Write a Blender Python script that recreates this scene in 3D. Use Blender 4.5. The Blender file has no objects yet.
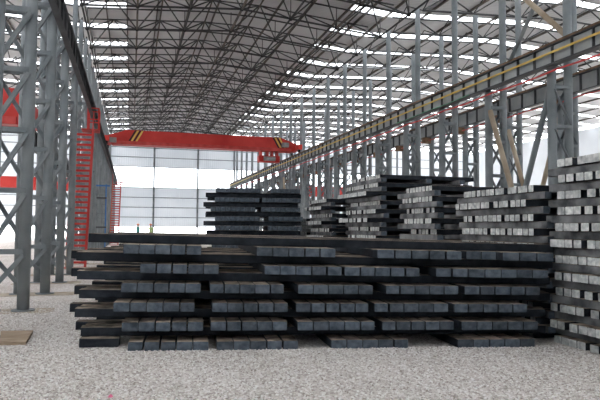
import bpy, math, random
import numpy as np
from mathutils import Matrix, Vector
random.seed(7)
R = math.radians
sc = bpy.context.scene
col = sc.collection

# ---------------------------------------------------------------- camera
FPX = 580.0
CAMZ = 2.0
YAW, PITCH, ROLL = R(16.2), R(2.75), R(0.4)
cam_d = bpy.data.cameras.new('camera'); cam = bpy.data.objects.new('camera', cam_d); col.objects.link(cam)
cam_d.sensor_width = 36; cam_d.lens = FPX / 600 * 36; cam_d.clip_end = 900; cam_d.clip_start = .05
CM = Matrix.Translation((0, 0, CAMZ)) @ Matrix.Rotation(-YAW, 4, 'Z') @ Matrix.Rotation(R(90) + PITCH, 4, 'X') @ Matrix.Rotation(ROLL, 4, 'Z')
cam.matrix_world = CM
sc.camera = cam
def ray(px, py):
    return (CM.to_3x3() @ Vector(((px - 300) / FPX, (200 - py) / FPX, -1))).normalized()
def at_z(px, py, z):
    d = ray(px, py); t = (z - CAMZ) / d.z
    return Vector((0, 0, CAMZ)) + d * t

# ---------------------------------------------------------------- materials
def new_mat(name):
    m = bpy.data.materials.new(name); m.use_nodes = True
    nt = m.node_tree; b = nt.nodes['Principled BSDF']
    return m, nt, b
def N(nt, t, **kw):
    n = nt.nodes.new(t)
    for k, v in kw.items(): setattr(n, k, v)
    return n
def ramp(nt, fac, stops):
    r = N(nt, 'ShaderNodeValToRGB'); nt.links.new(fac, r.inputs[0])
    e = r.color_ramp.elements
    while len(e) < len(stops): e.new(.5)
    for i, (p, c) in enumerate(stops):
        e[i].position = p; e[i].color = (*c, 1)
    return r.outputs[0]
def noisy(name, c1, c2, scale=3, rough=.6, metal=0, bump=0, bscale=40, lo=.35, hi=.65, objrand=0, stretch=None, detail=5):
    m, nt, b = new_mat(name)
    tc = N(nt, 'ShaderNodeTexCoord'); mp = N(nt, 'ShaderNodeMapping')
    nt.links.new(tc.outputs['Object'], mp.inputs[0])
    if stretch: mp.inputs['Scale'].default_value = stretch
    oi = N(nt, 'ShaderNodeObjectInfo')
    add = N(nt, 'ShaderNodeVectorMath', operation='ADD')
    mul = N(nt, 'ShaderNodeMath', operation='MULTIPLY'); mul.inputs[1].default_value = 37
    nt.links.new(oi.outputs['Random'], mul.inputs[0])
    nt.links.new(mp.outputs[0], add.inputs[0]); nt.links.new(mul.outputs[0], add.inputs[1])
    no = N(nt, 'ShaderNodeTexNoise'); no.inputs['Scale'].default_value = scale; no.inputs['Detail'].default_value = detail
    nt.links.new(add.outputs[0], no.inputs['Vector'])
    c = ramp(nt, no.outputs[0], [(lo, c1), (hi, c2)])
    if objrand:
        hs = N(nt, 'ShaderNodeHueSaturation'); mr = N(nt, 'ShaderNodeMapRange')
        mr.inputs[3].default_value = 1 - objrand; mr.inputs[4].default_value = 1 + objrand
        nt.links.new(oi.outputs['Random'], mr.inputs[0]); nt.links.new(mr.outputs[0], hs.inputs['Value'])
        nt.links.new(c, hs.inputs['Color']); c = hs.outputs[0]
    nt.links.new(c, b.inputs['Base Color'])
    b.inputs['Specular IOR Level'].default_value = .25
    b.inputs['Roughness'].default_value = rough; b.inputs['Metallic'].default_value = metal
    if bump:
        n2 = N(nt, 'ShaderNodeTexNoise'); n2.inputs['Scale'].default_value = bscale
        nt.links.new(add.outputs[0], n2.inputs['Vector'])
        bp = N(nt, 'ShaderNodeBump'); bp.inputs['Strength'].default_value = bump; bp.inputs['Distance'].default_value = .01
        nt.links.new(n2.outputs[0], bp.inputs['Height']); nt.links.new(bp.outputs[0], b.inputs['Normal'])
    return m
M = {}
M['scale'] = noisy('mill_scale', (.009, .012, .018), (.026, .033, .043), 5, .7, .0, .3, 30, objrand=.25)
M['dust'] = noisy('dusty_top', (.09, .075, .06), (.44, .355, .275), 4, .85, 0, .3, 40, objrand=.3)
M['end'] = noisy('sawn_end_shaded', (.042, .058, .076), (.125, .15, .178), 9, .7, .0, .3, 60, objrand=.28, lo=.3, hi=.7)  # viewer-facing ends: their shade is put into this darker colour
M['end_lit'] = noisy('sawn_end_lit', (.30, .325, .33), (.70, .71, .685), 11, .6, .1, .3, 60, objrand=.2, lo=.3, hi=.7)  # same steel, side daylight from the left painted into the colour
M['side_lit'] = noisy('mill_scale_lit', (.05, .055, .06), (.24, .245, .25), 2.2, .6, .1, .2, 30, objrand=.3)  # mill scale with the side daylight on aisle faces coloured in
M['pipe'] = noisy('grey_painted_pipe', (.17, .195, .21), (.29, .315, .325), 1.2, .5, 0, .1, 30, lo=.3, hi=.7)
M['pipe_tan'] = noisy('tan_primed_pipe', (.36, .28, .2), (.5, .42, .32), 1.5, .6)
M['brace'] = noisy('grey_angle_steel', (.15, .175, .19), (.25, .27, .28), 2, .55)
M['truss'] = noisy('dark_truss_steel', (.045, .048, .05), (.085, .088, .09), 1, .55)  # base colour lifted a little to stand in for distance haze
M['node'] = noisy('truss_ball', (.012, .013, .014), (.02, .022, .023), 2, .5)
M['tie'] = noisy('tie_steel', (.06, .06, .06), (.15, .13, .11), .8, .6)
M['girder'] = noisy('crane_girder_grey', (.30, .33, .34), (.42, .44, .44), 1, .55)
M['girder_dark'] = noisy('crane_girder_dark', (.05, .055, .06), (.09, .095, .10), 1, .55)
M['rail'] = noisy('rusty_rail', (.13, .08, .05), (.26, .16, .10), 4, .7)
M['yellow'] = noisy('yellow_paint', (.62, .42, .08), (.72, .52, .14), 2, .5)
M['red'] = noisy('red_paint', (.50, .035, .03), (.62, .06, .05), .6, .45)
M['red_dull'] = noisy('dull_red_paint', (.45, .05, .045), (.6, .09, .08), 2, .6)
M['black'] = noisy('black_paint', (.015, .015, .015), (.03, .03, .03), 2, .5)
M['blue'] = noisy('blue_paint', (.05, .16, .42), (.08, .22, .5), 2, .5)
M['cable_red'] = noisy('red_cable', (.6, .07, .07), (.7, .1, .09), 2, .5)
M['cable_green'] = noisy('green_cable', (.1, .35, .2), (.15, .42, .26), 2, .5)
M['pad'] = noisy('muddy_concrete', (.33, .27, .2), (.52, .45, .36), 3, .9, 0, .4, 20)
M['board'] = noisy('weathered_board', (.30, .22, .15), (.46, .36, .26), 3, .85, 0, .3, 20, stretch=(1, 6, 6))
M['skin'] = noisy('skin', (.5, .3, .22), (.55, .34, .25), 3, .6)
M['teal'] = noisy('teal_jacket', (.12, .38, .36), (.16, .45, .42), 6, .8)
M['lime'] = noisy('lime_vest', (.45, .6, .25), (.52, .66, .3), 6, .8)
M['trousers'] = noisy('dark_trousers', (.04, .05, .08), (.06, .07, .1), 6, .8)
M['helmet'] = noisy('orange_helmet', (.75, .22, .08), (.8, .26, .1), 3, .35)
M['pink'] = noisy('pink_plastic', (.8, .15, .3), (.85, .2, .35), 3, .5)
M['steel_box'] = noisy('grey_motor_casing', (.25, .25, .25), (.35, .35, .35), 3, .5)

def corrugated(name, c1, c2, axis, freq, strength=.6):
    m, nt, b = new_mat(name)
    tc = N(nt, 'ShaderNodeTexCoord')
    w = N(nt, 'ShaderNodeTexWave', wave_type='BANDS', bands_direction=axis); w.inputs['Scale'].default_value = freq
    nt.links.new(tc.outputs['Object'], w.inputs['Vector'])
    no = N(nt, 'ShaderNodeTexNoise'); no.inputs['Scale'].default_value = .25; no.inputs['Detail'].default_value = 6
    nt.links.new(tc.outputs['Object'], no.inputs['Vector'])
    nt.links.new(ramp(nt, no.outputs[0], [(.35, c1), (.65, c2)]), b.inputs['Base Color'])
    bp = N(nt, 'ShaderNodeBump'); bp.inputs['Strength'].default_value = strength; bp.inputs['Distance'].default_value = .05
    nt.links.new(w.outputs['Fac'], bp.inputs['Height']); nt.links.new(bp.outputs[0], b.inputs['Normal'])
    b.inputs['Roughness'].default_value = .6
    return m
M['roof'] = corrugated('corrugated_roof', (.50, .51, .52), (.66, .67, .68), 'Y', 1.3)
M['wallclad'] = corrugated('wall_cladding', (.66, .70, .74), (.74, .77, .80), 'X', 1.0, .3)
def translucent_clad():  # glow mixed in to lighten the far wall in place of haze
    m = corrugated('haze_glow_cladding', (.70, .74, .78), (.78, .81, .84), 'X', 1.0, .3)
    nt = m.node_tree; b = nt.nodes['Principled BSDF']; out = nt.nodes['Material Output']
    tl = N(nt, 'ShaderNodeBsdfTranslucent'); tl.inputs[0].default_value = (.62, .70, .78, 1)
    mx = N(nt, 'ShaderNodeMixShader'); mx.inputs[0].default_value = .085
    nt.links.new(b.outputs[0], mx.inputs[1]); nt.links.new(tl.outputs[0], mx.inputs[2]); nt.links.new(mx.outputs[0], out.inputs[0])
    return m
M['clad_glow'] = translucent_clad()

def glazing():
    m, nt, b = new_mat('translucent_sheet')
    out = nt.nodes['Material Output']
    tr = N(nt, 'ShaderNodeBsdfTransparent'); tr.inputs[0].default_value = (.93, .95, .97, 1)
    b.inputs['Base Color'].default_value = (.85, .88, .9, 1); b.inputs['Roughness'].default_value = .3
    mx = N(nt, 'ShaderNodeMixShader'); mx.inputs[0].default_value = .12
    nt.links.new(tr.outputs[0], mx.inputs[1]); nt.links.new(b.outputs[0], mx.inputs[2])
    nt.links.new(mx.outputs[0], out.inputs[0])
    return m
M['glaze'] = glazing()

def gravel_ground():
    m, nt, b = new_mat('gravel_ground')
    tc = N(nt, 'ShaderNodeTexCoord')
    v = N(nt, 'ShaderNodeTexVoronoi'); v.inputs['Scale'].default_value = 34; v.inputs['Randomness'].default_value = 1
    nt.links.new(tc.outputs['Object'], v.inputs['Vector'])
    sep = N(nt, 'ShaderNodeSeparateColor'); nt.links.new(v.outputs['Color'], sep.inputs[0])
    c = ramp(nt, sep.outputs[0], [(0, (.36, .32, .29)), (.25, (.60, .55, .51)), (.65, (.76, .72, .69)), (1, (.90, .885, .865))])
    no = N(nt, 'ShaderNodeTexNoise'); no.inputs['Scale'].default_value = .35; no.inputs['Detail'].default_value = 5
    nt.links.new(tc.outputs['Object'], no.inputs['Vector'])
    mx = N(nt, 'ShaderNodeMix', data_type='RGBA', blend_type='MULTIPLY'); mx.inputs[0].default_value = 1
    nt.links.new(c, mx.inputs[6]); nt.links.new(ramp(nt, no.outputs[0], [(.3, (.82, .79, .76)), (.65, (1, 1, 1))]), mx.inputs[7])
    nt.links.new(mx.outputs[2], b.inputs['Base Color'])
    bp = N(nt, 'ShaderNodeBump'); bp.inputs['Strength'].default_value = .7; bp.inputs['Distance'].default_value = .03; bp.invert = True
    nt.links.new(v.outputs['Distance'], bp.inputs['Height']); nt.links.new(bp.outputs[0], b.inputs['Normal'])
    b.inputs['Roughness'].default_value = .95
    return m
M['gravel'] = gravel_ground()
def stone_mat():
    m, nt, b = new_mat('crushed_stone')
    g = N(nt, 'ShaderNodeNewGeometry')
    c = ramp(nt, g.outputs['Random Per Island'], [(0, (.36, .32, .285)), (.2, (.60, .55, .51)), (.6, (.76, .72, .685)), (1, (.90, .885, .865))])
    nt.links.new(c, b.inputs['Base Color']); b.inputs['Roughness'].default_value = .95
    return m
M['stone'] = stone_mat()

# ---------------------------------------------------------------- mesh helpers
class MB:
    def __init__(s): s.v = []; s.f = []; s.m = []
    def add(s, vs, fs, mi=0):
        o = len(s.v); s.v += [tuple(v) for v in vs]
        for f in fs: s.f.append([i + o for i in f]); s.m.append(mi)
    def box(s, x0, x1, y0, y1, z0, z1, mi=0):
        vs = [(x, y, z) for z in (z0, z1) for y in (y0, y1) for x in (x0, x1)]
        s.add(vs, [(0, 2, 3, 1), (4, 5, 7, 6), (0, 1, 5, 4), (2, 6, 7, 3), (0, 4, 6, 2), (1, 3, 7, 5)], mi)
    def bar(s, a, b, w, h, up=(0, 0, 1), mi=0):
        a = Vector(a); b = Vector(b); d = (b - a).normalized(); u = Vector(up)
        if abs(d.dot(u)) > .98: u = Vector((0, 1, 0))
        r = d.cross(u).normalized() * w / 2; u = r.cross(d).normalized() * h / 2
        vs = [p + i * r + j * u for p in (a, b) for i, j in ((-1, -1), (1, -1), (1, 1), (-1, 1))]
        s.add(vs, [(3, 2, 1, 0), (4, 5, 6, 7), (0, 1, 5, 4), (1, 2, 6, 5), (2, 3, 7, 6), (3, 0, 4, 7)], mi)
    def angle(s, a, b, w, t=.012, up=(0, 0, 1), mi=0):      # L-section steel
        a = Vector(a); b = Vector(b); d = (b - a).normalized(); u = Vector(up)
        if abs(d.dot(u)) > .98: u = Vector((1, 0, 0))
        r = d.cross(u).normalized(); u = r.cross(d).normalized()
        pr = [(0, 0), (w, 0), (w, t), (t, t), (t, w), (0, w)]
        vs = [p + r * (i - w / 2) + u * (j - w / 2) for p in (a, b) for i, j in pr]
        s.add(vs, [tuple(range(5, -1, -1)), tuple(range(6, 12))] + [(i, (i + 1) % 6, (i + 1) % 6 + 6, i + 6) for i in range(6)], mi)
    def tube(s, a, b, r, n=12, mi=0, r2=None):
        a = Vector(a); b = Vector(b); d = (b - a).normalized(); u = Vector((0, 0, 1))
        if abs(d.z) > .98: u = Vector((1, 0, 0))
        p = d.cross(u).normalized(); q = p.cross(d)
        r2 = r if r2 is None else r2
        vs = [c + (p * math.cos(2 * math.pi * i / n) + q * math.sin(2 * math.pi * i / n)) * rr for c, rr in ((a, r), (b, r2)) for i in range(n)]
        s.add(vs, [(i, (i + 1) % n, (i + 1) % n + n, i + n) for i in range(n)] + [tuple(range(n - 1, -1, -1)), tuple(range(n, 2 * n))], mi)
    def ball(s, c, r, mi=0, n=8, k=5):
        vs = [(c[0], c[1], c[2] + r)]
        for j in range(1, k):
            t = math.pi * j / k
            vs += [(c[0] + r * math.sin(t) * math.cos(2 * math.pi * i / n), c[1] + r * math.sin(t) * math.sin(2 * math.pi * i / n), c[2] + r * math.cos(t)) for i in range(n)]
        vs.append((c[0], c[1], c[2] - r)); e = len(vs) - 1
        fs = [(0, 1 + i, 1 + (i + 1) % n) for i in range(n)]
        for j in range(k - 2):
            o = 1 + j * n
            fs += [(o + i, o + n + i, o + n + (i + 1) % n, o + (i + 1) % n) for i in range(n)]
        o = 1 + (k - 2) * n
        fs += [(o + i, e, o + (i + 1) % n) for i in range(n)]
        s.add(vs, fs, mi)
    def build(s, name, mats, parent=None, smooth=False, loc=None):
        me = bpy.data.meshes.new(name); me.from_pydata(s.v, [], s.f)
        for m in (mats if isinstance(mats, (list, tuple)) else [mats]): me.materials.append(M[m] if isinstance(m, str) else m)
        me.polygons.foreach_set('material_index', s.m)
        if smooth:
            me.polygons.foreach_set('use_smooth', [len(f) <= 4 for f in s.f])
        me.update()
        o = bpy.data.objects.new(name, me); col.objects.link(o)
        if parent: o.parent = parent
        if loc: o.location = loc
        return o
def empty(name, loc=(0, 0, 0)):
    o = bpy.data.objects.new(name, None); col.objects.link(o); o.location = loc; o.empty_display_size = .2
    return o
def tag(o, label, cat, group=None, kind=None):
    o['label'] = label; o['category'] = cat
    if group: o['group'] = group
    if kind: o['kind'] = kind
    return o
def struct(o):
    o['kind'] = 'structure'; return o
KIDS = {}
def copy_tree(o, parent=None):
    c = o.copy(); col.objects.link(c)
    if parent: c.parent = parent; c.matrix_parent_inverse = o.matrix_parent_inverse
    for ch in [x for x in KIDS.get(o.name, o.children)]: copy_tree(ch, c)
    return c
ORD = ['', 'first', 'second', 'third', 'fourth', 'fifth', 'sixth', 'seventh', 'eighth', 'ninth', 'tenth', 'eleventh', 'twelfth', 'thirteenth',
       'fourteenth', 'fifteenth', 'sixteenth', 'seventeenth', 'eighteenth', 'nineteenth', 'twentieth', 'twenty-first', 'twenty-second', 'twenty-third', 'twenty-fourth',
       'twenty-fifth', 'twenty-sixth']

# ---------------------------------------------------------------- dimensions
BAY = 3.85
YF = 88.0                     # far wall
YB = -14.0                    # unseen wall added behind the viewer to dim the light
XL, XR = -2.4, 14.5           # crane columns of the main hall
XRIDGE = 5.85
# stack frame
P0 = at_z(127, 351.7, 0.0)
SA = R(-5.6); TILT = .0205
U = Vector((math.cos(SA), math.sin(SA), 0)); V = Vector((-math.sin(SA), math.cos(SA), 0))
SF = Matrix.Translation(P0) @ Matrix.Rotation(SA, 4, 'Z') @ Matrix.Rotation(math.atan(TILT), 4, 'Y')
def ground(x, y):
    u = (x - P0.x) * U.x + (y - P0.y) * U.y
    return -TILT * min(max(u, 0), 9.0)

# ---------------------------------------------------------------- floor
xs = np.concatenate([np.linspace(-60, -6, 10), np.arange(-5, 20, .5), np.linspace(22, 80, 12)])
ys = np.concatenate([np.linspace(-40, 0, 9), np.arange(1, 26, .5), np.linspace(30, 200, 20)])
fl = MB()
nx, ny = len(xs), len(ys)
fl.add([(x, y, ground(x, y)) for y in ys for x in xs], [(j * nx + i, j * nx + i + 1, (j + 1) * nx + i + 1, (j + 1) * nx + i) for j in range(ny - 1) for i in range(nx - 1)])
struct(fl.build('floor', 'gravel', smooth=True))

# crushed stones lying on the floor near the viewer
def stones():
    rng = np.random.default_rng(3)
    F2 = Vector((math.sin(YAW), math.cos(YAW), 0)); R2 = Vector((math.cos(YAW), -math.sin(YAW), 0))
    n = 100000
    d = np.sqrt(rng.uniform(5.4 ** 2, 15.5 ** 2, n)); r = rng.uniform(-.62, .62, n) * d
    x = F2.x * d + R2.x * r; y = F2.y * d + R2.y * r
    # keep clear of what lies inside the front stack
    uu = (x - P0.x) * U.x + (y - P0.y) * U.y; vv = (x - P0.x) * V.x + (y - P0.y) * V.y
    ok = ~((uu > .05) & (uu < 7.8) & (vv > .12)) & ~((x > 7.75) & (y < 16) & (y > 7.0))
    x, y, uu = x[ok], y[ok], uu[ok]; n = len(x)
    z = -TILT * np.clip(uu, 0, 9)
    t = (1 + 5 ** .5) / 2
    base = np.array([(-1, t, 0), (1, t, 0), (-1, -t, 0), (1, -t, 0), (0, -1, t), (0, 1, t), (0, -1, -t), (0, 1, -t), (t, 0, -1), (t, 0, 1), (-t, 0, -1), (-t, 0, 1)]) / 1.9
    tri = np.array([(0, 11, 5), (0, 5, 1), (0, 1, 7), (0, 7, 10), (0, 10, 11), (1, 5, 9), (5, 11, 4), (11, 10, 2), (10, 7, 6), (7, 1, 8), (3, 9, 4), (3, 4, 2), (3, 2, 6), (3, 6, 8), (3, 8, 9), (4, 9, 5), (2, 4, 11), (6, 2, 10), (8, 6, 7), (9, 8, 1)])
    s = rng.uniform(.009, .021, n)
    vs = base[None] * (1 + rng.uniform(-.25, .25, (n, 12, 1))) * np.stack([s * rng.uniform(.8, 1.5, n), s, s * rng.uniform(.5, .8, n)], -1)[:, None]
    a = rng.uniform(0, 6.28, n); ca, sa = np.cos(a)[:, None], np.sin(a)[:, None]
    vx = vs[..., 0] * ca - vs[..., 1] * sa + x[:, None]; vy = vs[..., 0] * sa + vs[..., 1] * ca + y[:, None]
    vz = vs[..., 2] + (z + s * .3)[:, None]
    co = np.stack([vx, vy, vz], -1).reshape(-1, 3)
    fa = (tri[None] + (np.arange(n) * 12)[:, None, None]).reshape(-1)
    me = bpy.data.meshes.new('gravel')
    me.vertices.add(n * 12); me.vertices.foreach_set('co', co.ravel().astype(np.float32))
    me.loops.add(n * 60); me.loops.foreach_set('vertex_index', fa.astype(np.int32))
    me.polygons.add(n * 20); me.polygons.foreach_set('loop_start', (np.arange(n * 20) * 3).astype(np.int32))
    me.materials.append(M['stone']); me.update(calc_edges=True); me.validate()
    o = bpy.data.objects.new('gravel', me); col.objects.link(o)
    tag(o, 'pale crushed stone gravel covering the yard floor in front of the stacks', 'gravel', kind='stuff')
stones()

# ---------------------------------------------------------------- billets
BW, BH = .25, .15
def billet_mesh(name, L, mats, seed, w=BW, h=BH, bev=.016):
    """long rolled bar: local x = width, y = length (0..L), z = height (0..h); 0 scale, 1 top, 2 sawn ends"""
    rnd = random.Random(seed)
    prof = []
    for cx, cz, a0 in ((w / 2 - bev, h - bev, 0), (-w / 2 + bev, h - bev, 90), (-w / 2 + bev, bev, 180), (w / 2 - bev, bev, 270)):
        for k in range(3):
            a = R(a0 + 45 * k); prof.append((cx + bev * math.cos(a), cz + bev * math.sin(a)))
    n = len(prof); segs = 8
    mb = MB(); vs = []
    bow = rnd.uniform(-.006, .006); tw = rnd.uniform(-.5, .5)
    stations = [0, .01] + [L * i / segs for i in range(1, segs)] + [L - .01, L]
    for j, y in enumerate(stations):
        k = .965 if j in (0, len(stations) - 1) else 1
        bx = bow * math.sin(math.pi * y / L)
        skew = 0
        for (x, z) in prof:
            vs.append((x * k + bx, y + (tw * .02 * x / w if j < 2 else 0), h / 2 + (z - h / 2) * k + skew))
    ns = len(stations)
    mb.v = vs
    for j in range(ns - 1):
        for i in range(n):
            i2 = (i + 1) % n
            mid = (prof[i][1] + prof[i2][1]) / 2
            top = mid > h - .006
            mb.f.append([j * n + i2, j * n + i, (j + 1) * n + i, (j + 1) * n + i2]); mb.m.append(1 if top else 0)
    mb.f.append(list(range(n))); mb.m.append(2)
    mb.f.append([(ns - 1) * n + i for i in range(n - 1, -1, -1)]); mb.m.append(2)
    return mb
class Pool:
    def __init__(s, L, mats, n, w=BW, h=BH, base=0):
        s.protos = []; s.L = L; s.w = w; s.h = h; s.mbs = []; s.mats = mats
        for k in range(n):
            mb = billet_mesh('steel_billet', L, mats, base + k, w, h); s.mbs.append(mb); s.protos.append(None)
    def place(s, mtx, label, group):
        k = random.randrange(len(s.mbs))
        if s.protos[k] is None:
            o = s.mbs[k].build('steel_billet', s.mats); s.protos[k] = o
        else:
            o = s.protos[k].copy(); col.objects.link(o)
        o.matrix_world = mtx
        tag(o, label, 'steel billet', group)
        return o
STUFF = MB()                                      # the billets past the three hundred that show largest
def stuff_billet(pool, mtx, pale):
    mb = random.choice(pool.mbs); o = len(STUFF.v)
    STUFF.v += [tuple(mtx @ Vector(v)) for v in mb.v]
    STUFF.f += [[i + o for i in f] for f in mb.f]
    STUFF.m += [m + 3 * int(pale) for m in mb.m]

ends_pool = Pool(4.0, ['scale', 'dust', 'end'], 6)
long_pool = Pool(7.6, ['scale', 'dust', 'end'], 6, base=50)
COUNT = 0
LAY = .1565
def u_of(px, py, v):
    """distance along the stack where the sight line through (px, py) meets the vertical plane at depth v"""
    d = ray(px, py); o = Vector((0, 0, CAMZ)); p = P0 + V * v
    t = (p - o).dot(V) / d.dot(V)
    return ((o + d * t) - P0).dot(U)
rows = [
    (347, [(126.6, 208.7, 5), (216.5, 298.7, 5), (331, 409, 5), (457.5, 535.5, 5)]),
    (325, [(121, 203, 5), (210, 287, 5), (297, 375, 5), (381, 453.7, 5), (461, 538, 5)]),
    (307, [(112, 194.7, 5), (211, 288, 5), (295, 368.6, 5), (373, 447.7, 5), (453, 526.5, 5)]),
    (289, [(119.4, 199.6, 5), (207.7, 283.6, 5), (296.6, 372, 5), (384, 457.6, 5), (463.5, 539.5, 5)]),
    (271, [(138, 217.5, 5), (262.5, 341, 5), (343, 419, 5), (434, 547, 7)]),
    (254, [(120.7, 199.6, 5), (254.4, 334, 5), (375, 461, 5), (464, 495, 2), (501, 552, 3)])]
for ri, (py, bundles) in enumerate(rows):
    z = ri * 2 * LAY
    for bi, (x0, x1, n) in enumerate(bundles):
        v = (0.0 if ri == 0 else .02) + random.uniform(0, .05) + (.25 if n == 2 else 0)
        ua, ub = u_of(x0, py, v), u_of(x1, py, v)
        w = (ub - ua) / n
        for k in range(n):
            g = .006 + (.022 if random.random() < .25 else 0)
            m = SF @ Matrix.Translation((ua + w * (k + .5), v + random.uniform(-.008, .012), z)) @ Matrix.Rotation(R(random.uniform(-.04, .04)), 4, 'Z') @ Matrix.Diagonal(((w - g) / BW, 1, 1, 1))
            ends_pool.place(m, f'{ORD[k + 1]} dark billet from left, {ORD[bi + 1]} bundle, {ORD[ri + 1]} end-on row up, long front stack', 'billets laid end-on in the front stack')
            COUNT += 1
# lengthwise layers
long_px = [(80, 545, 331), (74, 546, 312), (78, 549, 293), (75, 549, 277), (74, 551, 258), (86, 552, 240)]
for li, (x0, x1, py) in enumerate(long_px):
    z = (li * 2 + 1) * LAY
    vv = [.5, .78, 1.1, 2.0, 2.8, 3.6] if li < 5 else [.48, 1.9, 3.4]
    for k, v in enumerate(vv):
        xx0 = x0 + ((0, 5, -5, 8, 0, 4)[k] if li < 5 else (0, 20, 30)[k]); xx1 = x1 - (0, 3, 8, 0, 6, 2)[k]
        ua = u_of(xx0, py, v + BW / 2 if False else v) if k < 3 else ua0 + random.uniform(-.1, .15)
        ub = u_of(xx1, py, v) if k < 3 else ub0 - .35 + random.uniform(-.1, .05)
        if k == 0: ua0, ub0 = ua, ub
        Lk = ub - ua
        # local y (length) -> stack u ; local x (width) -> stack -v
        m = SF @ Matrix.Translation((ua, v + BW / 2, z)) @ Matrix.Rotation(R(-90 + random.uniform(-.15, .15)), 4, 'Z') @ Matrix.Diagonal((1, Lk / 7.6, 1, 1))
        pos = ['foremost', 'second-foremost', 'third-foremost', 'fourth-deep', 'fifth-deep', 'rearmost'][k] if li < 5 else ['foremost', 'middle', 'rearmost'][k]
        lay = f'{ORD[li + 1]} lengthwise layer up' if li < 5 else 'topmost lengthwise layer'
        long_pool.place(m, f'{pos} full-length dark billet, {lay}, long front stack', 'billets laid lengthwise in the front stack')
        COUNT += 1
# short piece on the ground at the left end
u0 = u_of(79, 345, .35)
o = MB(); o2 = billet_mesh('steel_billet', .62, None, 99)
so = o2.build('steel_billet', ['scale', 'dust', 'end'])
so.matrix_world = SF @ Matrix.Translation((u0, .35 + BW / 2, .0)) @ Matrix.Rotation(R(-90), 4, 'Z')
tag(so, 'short dark billet offcut on the gravel at left foot of front stack', 'steel billet')

# stacks along the right side: sawn ends face the aisle (-X)
def side_stack(X0, Y0, Y1, nrow, w, h, L, top_rows_indiv, jmax, desc, pale=True, twist=0, long_side=True, loose=.1):
    """rows of end-on billets along X alternating with lengthwise ones along Y. far end Y1 is at the left in view"""
    global COUNT
    mats = ['scale', 'dust', 'end_lit']
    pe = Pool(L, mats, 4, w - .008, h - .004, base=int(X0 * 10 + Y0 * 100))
    pl = Pool(Y1 - Y0 + .3, ['side_lit', 'dust', 'end_lit'], 3, w, h - .004, base=int(Y0 * 77))
    z0 = ground(X0, Y0) - .01
    Bm = Matrix.Translation(((X0), (Y1), z0)) @ Matrix.Rotation(R(twist), 4, 'Z')
    for r in range(nrow):
        zr = (2 * r) * h
        y = random.uniform(0, .28); j = 0
        span = Y1 - Y0
        xoff = random.uniform(-loose, loose)
        while y + w < span:
            # local: from far end toward the viewer
            m = Bm @ Matrix.Translation((xoff + random.uniform(-.012, .012), -(y + w / 2), zr)) @ Matrix.Rotation(R(-90), 4, 'Z')
            j += 1
            rowdown = nrow - r
            if rowdown <= top_rows_indiv and j <= jmax:
                pe.place(m, f'{ORD[j]} daylit-ended billet from left, {ORD[rowdown]} end-on row down, {desc}', 'billet ends of the ' + desc)
                COUNT += 1
            else:
                stuff_billet(pe, m, False)
            y += w
            if random.random() < .22: y += random.uniform(.04, .16)
        if long_side and r < nrow - 1:
            for q, xo in enumerate((.22, .22 + L * .45, L - .55)):
                m = Bm @ Matrix.Translation((xo + random.uniform(-.06, .06), -(span + .15), zr + h))
                stuff_billet(pl, m, True)
            # (lengthwise bars lie in their own layer)
side_stack(7.85, 7.2, 9.55, 12, .205, .1535, 3.6, 12, 6, 'stack at right photo edge')
side_stack(7.65, 9.72, 12.6, 11, .172, .146, 3.6, 5, 13, 'stack left of the right-edge one')
side_stack(7.3, 13.35, 15.2, 12, .18, .143, 3.4, 0, 0, '', loose=.3)
side_stack(7.8, 17.7, 20.7, 14, .2, .1475, 3.6, 0, 0, '', loose=.35)
side_stack(7.15, 21.0, 23.4, 12, .2, .142, 3.6, 0, 0, '', loose=.3)
side_stack(7.55, 24.2, 26.0, 9, .2, .15, 3.6, 0, 0, '', loose=.2)
# free-standing stack in the middle distance, turned square to the viewer
def mid_stack():
    a = R(-9); base = Vector((2.95, 24.0, -.08))
    Bm = Matrix.Translation(base) @ Matrix.Rotation(a, 4, 'Z')
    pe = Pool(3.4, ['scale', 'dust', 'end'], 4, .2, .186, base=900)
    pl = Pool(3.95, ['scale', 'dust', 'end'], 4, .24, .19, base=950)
    h = .196
    for r in range(19):
        z = r * h
        if r % 2 == 1:
            for q, v in enumerate((.25, .55, 2.9, 3.2)):
                m = Bm @ Matrix.Translation((random.uniform(-.15, .1), v + .12, z)) @ Matrix.Rotation(R(-90), 4, 'Z')
                stuff_billet(pl, m, 2)
        else:
            u = .35 + random.uniform(-.1, .15)
            k = 0
            while u < 4.0:
                m = Bm @ Matrix.Translation((u, random.uniform(0.05, .1), z))
                stuff_billet(pe, m, 2); u += .206; k += 1
                if k in (9,): u += random.uniform(.05, .5)
mid_stack()
# low pile far down the hall, the two workers stand on it
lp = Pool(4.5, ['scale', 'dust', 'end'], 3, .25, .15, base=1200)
for r in range(3):
    for k in range(6 if r % 2 == 0 else 14):
        if r % 2 == 0: m = Matrix.Translation((-1.0, 54.0 + k * .7, r * .155)) @ Matrix.Rotation(R(-90), 4, 'Z') @ Matrix.Diagonal((1, 1, 1, 1))
        else: m = Matrix.Translation((-.8 + k * .31, 53.7, r * .155))
        stuff_billet(lp, m, False)
so = STUFF.build('steel_billets', ['scale', 'dust', 'end_lit', 'side_lit', 'dust', 'end', 'scale', 'dust', 'end'])  # lengthwise bars: light coloured into the sides, shade into the ends
tag(so, 'remaining dark steel billets in the stacks beyond and inside the nearer ones', 'steel billets', kind='stuff')

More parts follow.
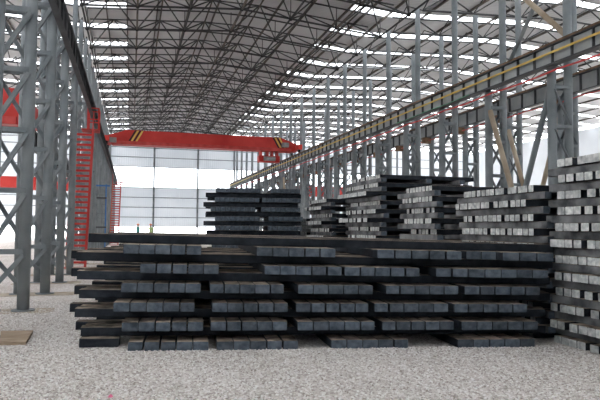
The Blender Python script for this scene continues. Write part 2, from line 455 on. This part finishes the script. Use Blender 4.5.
# ---------------------------------------------------------------- columns
def lattice_column(name, x_in, sgn, z_in, z_out, sep=.72, zb=0.0, rad=.16, bracket=False):
    """inner pipe carries the crane girder, outer pipe goes on to the roof; sgn = direction of the outer pipe"""
    t = empty(name)
    xo = sgn * sep
    a = MB(); a.tube((0, 0, zb + .03), (0, 0, z_in), rad, 20); pp = a.build('pipe', 'pipe', t, smooth=True)
    a = MB(); a.tube((0, 0, zb + .013), (0, 0, zb + .04), .26, 20); a.build('base_plate', 'brace', pp)
    a = MB(); a.tube((xo, 0, zb + .03), (xo, 0, z_out), rad - .01, 20); pp = a.build('pipe', 'pipe', t, smooth=True)
    a = MB(); a.tube((xo, 0, zb + .013), (xo, 0, zb + .04), .24, 20); a.build('base_plate', 'brace', pp)
    zs = [.0, 1.4, 2.83, 4.26, 5.7, 7.15] + ([8.6] if z_in > 9 else [])
    for z in zs[1:]:
        a = MB(); a.bar((0, -.15, z), (xo, -.15, z), .03, .12); a.bar((0, .15, z), (xo, .15, z), .03, .1); a.build('strut', 'brace', t)
    for i in range(len(zs) - 1):
        z0, z1 = zs[i] + .1 + (0 if i else .35), zs[i + 1] - .08
        a = MB(); a.angle((0, -.15, z1), (xo, -.15, z0), .1); a.build('diagonal_brace', 'brace', t)
        a = MB(); a.angle((0, .15, z0), (xo, .15, z1), .1); a.build('diagonal_brace', 'brace', t)
    if bracket:
        a = MB(); a.box(-.62, -.14, -.16, .16, z_in - .42, z_in - .06); a.build('bracket', 'rail', t)
    a = MB(); a.box(-.22, .22, -.2, .2, z_in, z_in + .04); a.build('cap_plate', 'brace', t)
    return t
def column_row(x_in, sgn, Y0, n, what, group, zb, z_in=7.81, z_out=14.35, step=BAY, skip=(), rad=.16):
    proto = lattice_column('lattice_column', x_in, sgn, z_in, z_out, zb=zb, rad=rad, bracket=x_in > 16)
    out = []
    kids = list(proto.children); KIDS[proto.name] = kids
    for c in kids: KIDS[c.name] = list(c.children)
    for c in kids:
        for d in KIDS[c.name]: KIDS[d.name] = []
    for i in range(n):
        o = proto if i == 0 else copy_tree(proto)
        o.location = (x_in, Y0 + (i + sum(1 for q in skip if q <= i)) * step, 0)
        tag(o, f'grey twin-pipe lattice column, {ORD[i + 1]} from the viewer {what}', 'column', group)
        out.append(o)
    return out
LY0 = 15.0; LSTEP = 3.6
column_row(XL, -1, LY0 - LSTEP, 21, 'in the left row', 'columns of the left row', 0, z_in=9.1, step=LSTEP, skip=(5,), rad=.14)
column_row(XR, 1, 17.4 - BAY, 20, 'in the right row', 'columns of the right row', ground(XR, 20))
column_row(18.2, 1, 17.4 - BAY, 19, 'in the row beyond the right one', 'columns beyond the right row', ground(18, 20))
# outermost rows: plain posts carrying the side walls
def posts(x, what, group, zb):
    p = MB(); p.tube((0, 0, zb), (0, 0, 14.0), .15, 12)
    o0 = None
    for i in range(13):
        if o0 is None: o = o0 = p.build('steel_post', 'pipe', smooth=True)
        else: o = o0.copy(); col.objects.link(o)
        o.location = (x, 10 + i * BAY * 1.6, 0)
        tag(o, f'grey round post, {ORD[i + 1]} from the viewer along the {what}', 'post', group)
posts(-20.6, 'far left side wall', 'posts of the left side wall', 0)
posts(34.5, 'line between the two right-hand bays', 'posts between the right bays', -.185)

# footing pads at the left columns
for i in range(1, 7):
    y = LY0 - LSTEP + i * LSTEP
    p = MB(); rnd = random.Random(i)
    pts = []
    x0, x1, y0, y1 = -3.9, -1.55 + rnd.uniform(-.2, .2), -.42, .42
    ring = [(x0, y0), (x1 - .2, y0 - .04), (x1, y0 + .2), (x1 - .05, y1 - .1), (x1 - .3, y1), (x0, y1)]
    n = len(ring)
    p.add([(a, b, -.05) for a, b in ring] + [(a, b, .012) for a, b in ring], [tuple(range(n - 1, -1, -1)), tuple(range(n, 2 * n))] + [(k, (k + 1) % n, (k + 1) % n + n, k + n) for k in range(n)])
    o = p.build('footing_pad', 'pad', loc=(0, y, 0))
    tag(o, f'tan concrete footing pad under {ORD[i + 1]} left column from the viewer', 'footing', 'footing pads of the left columns')
# board on the gravel
b0 = at_z(33, 333.5, 0); b1 = at_z(26, 345.5, 0); b2 = at_z(-1, 346, 0); b3 = at_z(1, 334, 0)
p = MB(); q = [b0, b1, b2, b3]
p.add([(a.x, a.y, .01) for a in q] + [(a.x, a.y, .06) for a in q], [(3, 2, 1, 0), (4, 5, 6, 7)] + [(k, (k + 1) % 4, (k + 1) % 4 + 4, k + 4) for k in range(4)])
tag(p.build('wooden_board', 'board'), 'brown wooden board lying flat on the gravel at lower left', 'board')
pk = at_z(110, 399, 0)
p = MB(); p.add([(pk.x + a, pk.y + b, c) for a, b, c in ((-.03, 0, .02), (.02, -.02, .02), (.035, .015, .025), (-.01, .03, .03), (0, 0, .055), (.015, .01, .05))], [(3, 2, 1, 0), (0, 1, 4), (1, 2, 5, 4), (2, 3, 5), (3, 0, 4, 5)])
tag(p.build('plastic_scrap', 'pink'), 'small pink plastic scrap on the gravel at the bottom', 'scrap')

# ---------------------------------------------------------------- crane girders
def crane_girder(x, face, label, ydark, y0, y1, yellow, z0=7.86, z1=8.6, hw=.15):
    t = empty('crane_runway_girder', (x, y0, 0)); L = y1 - y0
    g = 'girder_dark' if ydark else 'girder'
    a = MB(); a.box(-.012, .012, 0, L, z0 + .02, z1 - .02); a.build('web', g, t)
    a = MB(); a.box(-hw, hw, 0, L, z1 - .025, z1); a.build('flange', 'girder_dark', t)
    a = MB(); a.box(-hw + .02, hw - .02, 0, L, z0, z0 + .025); a.build('flange', 'girder_dark', t)
    n = int(L / .96)
    s0 = None
    for k in range(min(n, 100)):
        if s0 is None:
            a = MB(); a.box(-hw + .04, hw - .04, -.02, .02, z0 + .03, z1 - .03); s = s0 = a.build('stiffener', 'girder_dark', t)
        else:
            s = s0.copy(); col.objects.link(s)
        s.location = (0, .48 + k * .96, 0)
    a = MB(); a.box(-.05, .05, 0, L, z1, z1 + .02); a.box(-.012, .012, 0, L, z1 + .02, z1 + .1); a.box(-.035, .035, 0, L, z1 + .1, z1 + .13); a.build('crane_rail', 'rail', t)
    if yellow:
        a = MB(); a.box(face * .2 - .02, face * .2 + .02, 0, L, z0 + .38, z0 + .45); a.build('conductor_bar', 'yellow', t)
        a = MB(); a.box(min(face * .16, face * .34), max(face * .16, face * .34), 0, L, z0 - .06, z0 - .03)
        a.tube((face * .28, 0, z0 + .0), (face * .28, L, z0 + .0), .018, 6); a.build('cable_tray', 'girder_dark', t)
    tag(t, label, 'crane girder')
    return t
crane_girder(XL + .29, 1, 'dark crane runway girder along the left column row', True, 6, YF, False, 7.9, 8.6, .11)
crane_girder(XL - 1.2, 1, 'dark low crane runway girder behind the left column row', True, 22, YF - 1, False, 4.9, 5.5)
crane_girder(XR - .12, -1, 'pale grey crane runway girder with yellow bar on the right columns', False, 8, YF, True)
crane_girder(18.2, -1, 'grey crane runway girder of the neighbouring bay, behind the right row', False, 8, YF, False)
def cable(name, pts, r, mat, label):
    cu = MB()
    for a, b in zip(pts, pts[1:]): cu.tube(a, b, r, 6)
    tag(cu.build(name, mat, smooth=True), label, 'cable')
def sag(x, y0, y1, z, n, s):
    out = []
    for i in range(n):
        for k in range(6):
            f = (i + k / 6) / n
            out.append((x, y0 + (y1 - y0) * f, z - s * math.sin(math.pi * k / 6)))
    return out
cable('power_cable', sag(14.2, 9, 86, 7.62, 20, .05), .034, 'cable_red', 'red cable strung below the right crane girder')
cable('power_cable', sag(14.05, 22, 30, 7.86, 2, .03), .02, 'cable_green', 'short green cable under the right crane girder')
cable('power_cable', sag(17.9, 12, 80, 7.6, 18, .05), .026, 'cable_red', 'red cable below the crane girder behind the right row')

# diagonal braces between right columns
def vbrace(x, ya, yb, zt, zl, mats, lab, zb=0):
    ym = (ya + yb) / 2
    for (ye, yo, mt, l) in ((yb, ym + .12, mats[0], lab[0]), (ya, ym - .12, mats[1], lab[1])):
        a = MB(); a.tube((x, ye, zt), (x, yo, zl), .11, 14)
        t = a.build('diagonal_brace', mt, smooth=True)
        tag(t, l, 'brace')
Yc = 17.4
vbrace(XR - .0, Yc + .1, Yc + BAY - .1, 7.0, 2.9, ('pipe_tan', 'pipe'), ('tan diagonal pipe brace in the first bay of the right columns', 'grey diagonal pipe brace meeting the tan one, right columns'))
vbrace(18.2, Yc + BAY + .1, Yc + 2 * BAY - .1, 7.0, 2.6, ('pipe_tan', 'pipe_tan'), ('tan pipe brace behind the right row, leaning to the right', 'tan pipe brace behind the right row, leaning to the left'))
vbrace(XR, Yc + 9 * BAY + .1, Yc + 10 * BAY - .1, 7.0, 1.0, ('pipe_tan', 'pipe'), ('tan pipe brace far down the right column row', 'grey pipe brace far down the right column row'))
a = MB(); a.tube((15.2, Yc + BAY + .1, 13.0), (15.2, Yc + .1, 9.2), .11, 14); tag(a.build('diagonal_brace', 'pipe_tan', smooth=True), 'tan pipe brace high above the right crane girder', 'brace')
a = MB(); a.tube((15.45, Yc + .3, 13.0), (15.45, Yc + BAY - .2, 9.2), .09, 14); tag(a.build('diagonal_brace', 'pipe', smooth=True), 'grey pipe brace crossing the tan one above the right girder', 'brace')

# ---------------------------------------------------------------- roof
def roof_z(x):
    def g(x, c, half, z): return z - .08 * abs(x - c)
    if x < -2.9: return 15.2 + .05 * min(-2.9 - x, 9) - .05 * max(0, -11.9 - x)
    if x > 34.5: return 15.2 + .05 * min(x - 34.5, 10) - .05 * max(0, x - 44.5) - .02
    if x > 14.9: return 15.2 + .05 * min(x - 14.9, 10) - .05 * max(0, x - 24.9) - (.02 if x > 33 else 0)
    return 15.92 - .08 * abs(x - XRIDGE)
xb = [-21.5, -11.9, -2.9, -.5, XRIDGE, 12.45, 14.9, 24.9, 34.5, 44.5, 55.5]
SK0 = 36.2
sky_ys = [SK0 + BAY * k for k in range(-12, 14)]
yb = [YB - .5]
for y in sky_ys: yb += [y - .42, y + .42]
yb.append(YF + .3)
ro = MB(); cells = []
for j in range(len(yb) - 1):
    for i in range(len(xb) - 1):
        xa, xc = xb[i], xb[i + 1]
        opening = (j % 2 == 1) and not (i in (3, 4))
        c = [(xa, yb[j]), (xc, yb[j]), (xc, yb[j + 1]), (xa, yb[j + 1])]
        if opening: cells.append((i, j, c)); continue
        lo = [(x, y, roof_z(x)) for x, y in c]; hi = [(x, y, roof_z(x) + .06) for x, y in c]
        ro.add(lo + hi, [(3, 2, 1, 0), (4, 5, 6, 7)] + [(k, (k + 1) % 4, (k + 1) % 4 + 4, k + 4) for k in range(4)])
struct(ro.build('ceiling', 'roof'))
wn = 0
by = {}
for i, j, c in cells: by.setdefault((j, i <= 2), []).append(c)
for key, cs in sorted(by.items()):
    wn += 1; s = MB()
    for c in cs:
        lo = [(x, y, roof_z(x) + .02) for x, y in c]
        s.add(lo, [(0, 1, 2, 3)])
    struct(s.build(f'window_{wn}', 'glaze'))

# purlins under the roof sheeting (run along the hall)
PUR = [-20, -17.6, -15.2, -12.8, -10.4, -8, -5.6, -2.9, -1.7, -.5, 1.3, 3.2, 4.9, 6.8, 8.5, 10.2, 12.45, 13.6, 14.9, 17.3, 19.7, 22.1, 24.5, 27, 29.5, 32]
for k, x in enumerate(PUR):
    a = MB(); z = roof_z(x) - .085; a.box(x - .035, x + .035, 10, YF, z - .075, z + .075)
    tag(a.build('roof_purlin', 'tie'), f'thin grey roof purlin running down the hall, {ORD[k + 1]} from the left', 'purlin', 'purlins under the roof')

for k, x in enumerate([34.3, 37, 40, 43, 46, 49, 52]):
    a = MB(); z = roof_z(x) - .085; a.box(x - .035, x + .035, 10, YF, z - .075, z + .075)
    tag(a.build('roof_purlin', 'tie'), f'thin grey roof purlin over the outermost right bay, {ORD[7 - k]} from the right edge', 'purlin', 'purlins under the roof')

# ---------------------------------------------------------------- trusses
def chord_z(x, c=XRIDGE, zr=14.5, s=.085): return zr - s * abs(x - c)
def main_truss():
    t = empty('roof_truss')
    bx = [-2.75, .1, 2.95, XRIDGE, 8.75, 11.6, 14.45]
    tx = [-2.75, -1.33, 1.52, 4.4, 7.3, 10.15, 13.02, 14.45]
    def top(x): return roof_z(max(min(x, 14.8), -2.8)) - .22
    a = MB()
    for p, q in zip(bx, bx[1:]): a.tube((p, 0, chord_z(p)), (q, 0, chord_z(q)), .06, 8)
    a.build('bottom_chord', 'truss', t, smooth=True)
    a = MB()
    for p, q in zip(tx, tx[1:]): a.tube((p, 0, top(p)), (q, 0, top(q)), .05, 8)
    a.build('top_chord', 'truss', t, smooth=True)
    for x in bx:
        # raking members to the top level halfway to the next frame
        for s in (-1, 1):
            for q in (-1.42, 1.42):
                if not -2.8 < x + q < 14.5: continue
                a = MB(); a.tube((x, 0, chord_z(x)), (x + q, s * BAY / 2, top(x + q)), .044, 6); a.build('raking_member', 'truss', t, smooth=True)
    a = MB()
    for p, q in zip(tx, tx[1:]): a.tube((p, BAY / 2, top(p)), (q, BAY / 2, top(q)), .045, 8)
    a.build('top_chord', 'truss', t, smooth=True)
    for x in bx:
        a = MB(); a.ball((x, 0, chord_z(x)), .13); a.build('node_ball', 'node', t, smooth=True)
        a = MB(); a.tube((x, 0, chord_z(x)), (x, 0, top(x)), .026, 6); a.build('vertical_member', 'truss', t, smooth=True)
    return t
def side_truss(c, half, name='roof_truss'):
    t = empty(name)
    n = 7; bx = [c - half + 2 * half * i / (n - 1) for i in range(n)]
    cz = lambda x: 14.1 + .05 * (half - abs(x - c))
    a = MB()
    for p, q in zip(bx, bx[1:]): a.tube((p, 0, cz(p)), (q, 0, cz(q)), .06, 6)
    a.build('bottom_chord', 'truss', t)
    a = MB()
    for p, q in zip(bx, bx[1:]): a.tube((p, 0, cz(p) + .95), (q, 0, cz(q) + .95), .05, 6)
    a.build('top_chord', 'truss', t)
    for p, q in zip(bx, bx[1:]):
        m = (p + q) / 2
        a = MB(); a.tube((p, 0, cz(p)), (m, 0, cz(m) + .95), .042, 6); a.build('web_member', 'truss', t)
        a = MB(); a.tube((m, 0, cz(m) + .95), (q, 0, cz(q)), .042, 6); a.build('web_member', 'truss', t)
    for x in bx:
        for s in (-1, 1):
            a = MB(); a.tube((x, 0, cz(x)), (x, s * BAY / 2, cz(x) + .95), .034, 6); a.build('raking_member', 'truss', t)
    return t
NT = 17; TY0 = SK0 - 3 * BAY
def fill(proto, n, y0, lab, grp):
    kids = list(proto.children); KIDS[proto.name] = kids
    for c in kids: KIDS[c.name] = list(c.children)
    for c in kids:
        for d in KIDS[c.name]: KIDS[d.name] = []
    for k in range(n):
        o = proto if k == 0 else copy_tree(proto)
        o.location = (0, y0 + k * BAY, 0)
        tag(o, lab.format(ORD[n - k]), 'roof truss', grp)
fill(main_truss(), NT, TY0, 'dark steel roof truss of the middle hall, {} from the far wall', 'trusses over the middle hall')
fill(side_truss(24.9, 9.6), NT + 2, TY0 - 2 * BAY, 'dark steel roof truss over the right-hand bay, {} from the far wall', 'trusses over the right bay')
fill(side_truss(-11.9, 8.7), NT, TY0, 'dark steel roof truss over the left-hand bay, {} from the far wall', 'trusses over the left bay')
# ties along the hall joining the bottom nodes
for k, x in enumerate([-2.75, .1, 2.95, XRIDGE, 8.75, 11.6, 14.45]):
    a = MB(); r = .075 if k in (3,) else .055; a.tube((x, TY0 - BAY, chord_z(x)), (x, YF, chord_z(x)), r, 8)
    tag(a.build('tie_beam', 'tie' if k % 2 else 'truss', smooth=True), f'pipe tie running down the hall through truss nodes, {ORD[k + 1]} from left', 'tie', 'ties along the middle hall')
for k, x in enumerate([1.52, 4.4, 7.3, 10.15, 13.02]):
    a = MB(); a.tube((x, TY0 - BAY, roof_z(x) - .25), (x, YF, roof_z(x) - .25), .05, 8)
    tag(a.build('tie_beam', 'tie', smooth=True), f'upper brown-grey tie just under the roof sheets, {ORD[k + 1]} from left', 'tie', 'upper ties of the middle hall')

# ---------------------------------------------------------------- walls
def wall_rects(name, rects, mats='wallclad'):
    a = MB()
    for r in rects:
        if mats == 'clad_glow': x0, x1, y0, _, z0, z1 = r; a.add([(x0, y0, z0), (x1, y0, z0), (x1, y0, z1), (x0, y0, z1)], [(0, 1, 2, 3)])
        else: a.box(*r)
    return struct(a.build(name, mats))
# far wall: cladding, daylight strip, cladding again, open slit at the foot
zt = 15.1
wall_rects('wall_back', [(-21.5, 55.5, YF, YF + .15, 2.0, 7.8), (-21.5, 55.5, YF, YF + .15, 10.75, zt), (-21.5, 55.5, YF, YF + .15, -.3, .35),
                         (-21.5, -2.6, YF, YF + .15, 7.8, 10.75)], 'clad_glow')
w = MB(); w.box(-2.6, 55.5, YF + .05, YF + .07, 7.8, 10.75); struct(w.build(f'window_{wn + 1}', 'glaze'))
trim = 0
for x in (-3.1, 3.1, 9.5, 15.0, 21, 27):
    trim += 1; a = MB(); a.box(x - .12, x + .12, YF - .26, YF - .01, 0, zt); struct(a.build(f'trim_{trim}', 'brace'))
for z in (3.4, 4.85, 6.3, 7.75, 10.8, 12.2, 13.6):
    trim += 1; a = MB(); a.box(-21, 55, YF - .1, YF - .01, z - .05, z + .05); struct(a.build(f'trim_{trim}', 'brace'))
for x, nm in ((-21.5, 'wall_left'), (55.5, 'wall_right')):
    wall_rects(nm, [(x - .08, x + .08, YB, 30, -.3, 6.2), (x - .08, x + .08, 30, YF, -.3, .9), (x - .08, x + .08, YB, YF, 6.2, 10.2), (x - .08, x + .08, YB, YF, 12.0 if x < 0 else 10.2, 14.8)])  # unseen near left part closed low down to cut side light
wall_rects('wall_front_blocker', [(-21.5, 55.5, YB - .15, YB, -.3, 15.1)])  # unseen end wall, added to dim the faces turned to the viewer

# ---------------------------------------------------------------- overhead cranes
def bridge_crane(x0, x1, Y, zb, zt, label, end_l=1.6, trolley=True, stripes=True, depth=1.2):
    t = empty('bridge_crane', (0, Y, 0))
    zm = zb + .45
    prof = [(x0 + .1, zb + .25), (x0 + .5, zb), (x1 - .5, zb), (x1 - .1, zb + .25), (x1 - .1, zm + .25), (x1 - end_l, zt), (x0 + end_l, zt), (x0 + .1, zm + .25)]
    def extr(y0, y1, name, m):
        a = MB(); n = len(prof)
        a.add([(x, y0, z) for x, z in prof] + [(x, y1, z) for x, z in prof], [tuple(range(n)), tuple(range(2 * n - 1, n - 1, -1))] + [((k + 1) % n, k, k + n, (k + 1) % n + n) for k in range(n)])
        return a.build(name, m, t)
    bgd = extr(-depth / 2, -depth / 2 + .5, 'box_girder', 'red'); extr(depth / 2 - .5, depth / 2, 'box_girder', 'red')
    a = MB(); a.box(x0 + .6, x1 - .6, -depth / 2 - .06, -depth / 2, zb + .0, zb + .28); a.build('lower_flange', 'red_dull', bgd)
    if stripes:
        for xs0, s in ((x0 + 2.0, 1), (x1 - 2.1, -1)):
            for j, mt in enumerate(('black', 'yellow', 'black', 'yellow')):
                a = MB(); y = -depth / 2 - .012; dx = j * .19; H0, H1 = zb + .3, zt - .02; sl = .5 * s
                if True:
                    p0 = xs0 + dx - sl / 2; a.add([(p0, y, H0), (p0 + .15, y, H0), (p0 + .15 + sl, y, H1), (p0 + sl, y, H1), (p0, y + .01, H0), (p0 + .15, y + .01, H0), (p0 + .15 + sl, y + .01, H1), (p0 + sl, y + .01, H1)],
                        [(0, 1, 2, 3), (7, 6, 5, 4), (0, 4, 5, 1), (1, 5, 6, 2), (2, 6, 7, 3), (3, 7, 4, 0)])
                a.build('warning_stripe', mt, bgd)
    for xe in (x0 + .05, x1 - .05):
        a = MB(); a.box(xe - .2, xe + .2, -1.6, 1.6, zb + .12, zb + .55); ec = a.build('end_carriage', 'red', t)
        for yy in (-1.25, 1.25):
            a = MB(); a.tube((xe - .08, yy, zb + .06), (xe + .08, yy, zb + .06), .2, 14); a.build('wheel', 'black', ec)
    a = MB(); a.box(x0 + .1, x0 + .8, -depth / 2 - .3, -depth / 2, zb + .1, zb + .5); a.build('drive_motor', 'steel_box', t)
    if trolley:
        hx = x1 - 2.6
        a = MB(); a.box(hx - .9, hx + 1.0, -.35, .45, zb - .98, zb - .42); ht = a.build('hoist_trolley', 'red', t)
        for q in (-.7, -.1, .3, .8):
            a = MB(); a.box(hx + q - .09, hx + q + .09, -.3, .3, zb - .42, zb + .02); a.build('hanger', 'red_dull', ht)
        a = MB(); a.tube((hx - .5, -.45, zb - .7), (hx + .55, -.45, zb - .7), .2, 14); a.build('hoist_drum', 'steel_box', ht)
        a = MB(); a.box(x1 - 1.5, x1 - .9, -depth / 2 - .35, -depth / 2, zb + .35, zb + .75); a.build('drive_motor', 'steel_box', t)
    tag(t, label, 'crane')
bridge_crane(XL + .29, XR - .12, 51, 8.88, 10.1, 'long red overhead bridge crane with striped ends spanning the middle hall')
bridge_crane(-19.5, -3.55, 24, 5.75, 7.1, 'red overhead crane end seen between the nearest left columns', end_l=.4, trolley=False, stripes=False)
bridge_crane(-19.5, -3.55, 66, 5.75, 7.1, 'distant red overhead crane in the left bay', end_l=.4, trolley=False, stripes=False)
bridge_crane(19.3, 33.8, 76, 6.3, 7.7, 'distant red overhead crane in the right bay', end_l=.4, trolley=False, stripes=False)

# ---------------------------------------------------------------- ladders
def red_ladder(loc, label, plat=True):
    t = empty('access_ladder', loc)
    H = 6.9; lean = 1.2; W = .42
    def p(z): return z / H * lean
    for s in (-1, 1):
        a = MB(); a.bar((s * W + .0, 0, 0), (s * W + .15, lean, H), .07, .12, up=(1, 0, 0)); a.build('stringer', 'pipe_tan' if s < 0 else 'red_dull', t)
    n = 26
    r0 = None
    for k in range(1, n):
        z = k * H / n; sh = .15 * z / H
        a = MB(); a.box(-W + .0 + sh, W + sh, p(z) - .1, p(z) + .1, z - .05, z + .05); a.build('tread', 'red', t)
    a = MB()
    for s in (-1, 1): a.tube((s * W * 1.05, -.1, 1.0), (s * W * 1.05 + .15, lean - .1, H + .9), .028, 8)
    a.build('handrail', 'red', t, smooth=True)
    a = MB(); a.box(-.65, .35, -.4, .3, 0.0, .04); a.build('base_plate', 'red', t)
    if plat:
        a = MB(); a.box(.0, .85, lean, lean + 1.0, H, H + .06); pf = a.build('platform', 'red_dull', t)
        a = MB()
        for (x, y) in ((.3, lean), (.82, lean), (.82, lean + .95), (.3, lean + .95)): a.bar((x, y, H), (x, y, H + 1.15), .06, .06)
        for z in (.55, 1.12):
            a.bar((.3, lean, H + z), (.82, lean, H + z), .05, .05)
            a.bar((.82, lean, H + z), (.82, lean + .95, H + z), .05, .05); a.bar((.3, lean + .95, H + z), (.82, lean + .95, H + z), .05, .05)
        a.build('guardrail', 'red', pf)
    tag(t, label, 'ladder')
    return t
red_ladder((-2.52, 29.9, 0), 'tall red access ladder with caged platform beside the left columns')
red_ladder((-1.75, 66.0, 0), 'distant red access ladder far down the left column row')
t = empty('access_ladder', (-2.0, 42.0, 0))
for s in (-1, 1):
    a = MB(); a.bar((s * .3, 0, 0), (s * .3, 0, 4.9), .09, .09); a.build('post', 'blue' if s > 0 else 'brace', t)
a = MB(); a.box(-.6, .55, -.08, .08, 4.75, 4.85); a.build('top_bar', 'blue', t)
for k in range(1, 15):
    a = MB(); a.tube((-.3, 0, k * .32), (.3, 0, k * .32), .018, 6); a.build('rung', 'brace', t)
for z in (1.9, 3.9):
    a = MB(); a.box(-.3, .35, -.2, .2, z, z + .1); a.build('landing', 'girder_dark', t)
tag(t, 'blue ladder frame beside the far left columns', 'ladder')

# ---------------------------------------------------------------- workers
def worker(loc, face, jacket, arm, label):
    t = empty('person', loc); t.rotation_euler = (0, 0, face)
    J = [(0, 0, .95, .15, .11), (0, 0, 1.15, .14, .10), (0, .01, 1.35, .17, .11), (0, 0, 1.47, .10, .08), (0, .0, 1.53, .055, .055), (0, -.01, 1.60, .085, .095), (0, -.01, 1.68, .08, .09),
         (.1, 0, .90, .1, .1), (.11, -.01, .5, .065, .065), (.12, .01, .1, .045, .045), (.12, -.14, .04, .04, .035),
         (-.1, 0, .90, .1, .1), (-.12, .02, .5, .065, .065), (-.13, .04, .1, .045, .045), (-.13, -.11, .04, .04, .035),
         (.19, 0, 1.42, .06, .06)] + arm[0] + [(-.19, 0, 1.42, .06, .06)] + arm[1]
    nA = len(arm[0])
    E = [(0, 1), (1, 2), (2, 3), (3, 4), (4, 5), (5, 6), (0, 7), (7, 8), (8, 9), (9, 10), (0, 11), (11, 12), (12, 13), (13, 14), (3, 15)]
    k = 15
    for i in range(nA): E.append((k, k + 1)); k += 1
    k += 1; E.append((3, k))
    for i in range(len(arm[1])): E.append((k, k + 1)); k += 1
    me = bpy.data.meshes.new('body'); me.from_pydata([j[:3] for j in J], E, [])
    o = bpy.data.objects.new('body', me); col.objects.link(o); o.parent = t
    sk = o.modifiers.new('skin', 'SKIN'); sk.use_smooth_shade = True
    if not me.skin_vertices: me.attributes  # layer is made by the modifier
    for i, j in enumerate(J):
        try:
            me.skin_vertices[0].data[i].radius = (j[3], j[4])
            me.skin_vertices[0].data[i].use_root = (i == 0)
        except Exception: pass
    su = o.modifiers.new('sub', 'SUBSURF'); su.levels = 1; su.render_levels = 2
    bpy.context.view_layer.update()
    dg = bpy.context.evaluated_depsgraph_get(); me2 = bpy.data.meshes.new_from_object(o.evaluated_get(dg))
    o.modifiers.clear(); o.data = me2
    B = MB(); B.v = [tuple(v.co) for v in me2.vertices]
    for pl in me2.polygons:
        z = pl.center.z; x = abs(pl.center.x)
        B.f.append(list(pl.vertices)); B.m.append(2 if z > 1.51 and x < .13 else 3 if z < .12 else 1 if z < .98 and x < .24 else 0)
    bpy.data.objects.remove(o)
    B.ball((0, -.1, 1.63), .018, 2, n=6); B.ball((.033, -.09, 1.655), .012, 3, n=6); B.ball((-.033, -.09, 1.655), .012, 3, n=6)
    for arm_i in arm:
        hx, hy, hz = arm_i[-1][:3]
        B.ball((hx, hy, hz), .04, 2, n=8)
        for q, ln in enumerate((.06, .075, .07, .055)):
            B.tube((hx + (q - 1.5) * .018, hy - .01, hz - .025), (hx + (q - 1.5) * .019, hy - .03, hz - .03 - ln), .009, 6, 2, r2=.006)
        B.tube((hx, hy - .03, hz), (hx * .85, hy - .07, hz - .045), .011, 6, 2, r2=.008)
    B.build('body', [jacket, 'trousers', 'skin', 'black'], t, smooth=True)
    a = MB(); n = 16
    rings = [(.125, 1.68), (.122, 1.74), (.1, 1.785), (.06, 1.81)]
    vs = [(r * math.cos(2 * math.pi * i / n), -.01 + r * 1.12 * math.sin(2 * math.pi * i / n), z) for r, z in rings for i in range(n)] + [(0, -.01, 1.82)]
    fs = [(j * n + i, j * n + (i + 1) % n, (j + 1) * n + (i + 1) % n, (j + 1) * n + i) for j in range(3) for i in range(n)] + [(3 * n + i, 3 * n + (i + 1) % n, 4 * n) for i in range(n)] + [tuple(range(n - 1, -1, -1))]
    a.add(vs, fs); a.box(-.08, .08, -.2, -.1, 1.68, 1.695); a.build('helmet', 'helmet', t, smooth=True)
    tag(t, label, 'person')
armsA = ([(.27, .02, 1.15, .045, .045), (.22, -.18, 1.0, .035, .035)], [(-.3, .0, 1.17, .045, .045), (-.36, -.15, 1.02, .035, .035)])
armsB = ([(.25, .0, 1.14, .045, .045), (.28, -.05, .86, .035, .035)], [(-.26, .0, 1.15, .045, .045), (-.2, -.2, 1.02, .035, .035)])
worker((.62, 55.6, .47), R(12), 'teal', armsA, 'person in teal jacket and orange helmet standing left, before far wall')
worker((1.75, 55.6, .47), R(-25), 'lime', armsB, 'person in lime vest and orange helmet standing right, before far wall')

# ---------------------------------------------------------------- light
w = bpy.data.worlds.new('World'); sc.world = w; w.use_nodes = True
bg = w.node_tree.nodes['Background']; bg.inputs[0].default_value = (.98, .985, 1.0, 1); bg.inputs[1].default_value = 6.3
try: w.cycles.sampling_method = 'AUTOMATIC'
except Exception: pass

vs = sc.view_settings
sc.display_settings.display_device = 'sRGB'
vs.view_transform = 'Standard'; vs.look = 'None'; vs.gamma = 1; vs.exposure = 0.0; vs.use_curve_mapping = False
sc.cycles.use_denoising = True
sc.cycles.max_bounces = 8; sc.cycles.diffuse_bounces = 6; sc.cycles.transparent_max_bounces = 12
print('individual billets', COUNT)
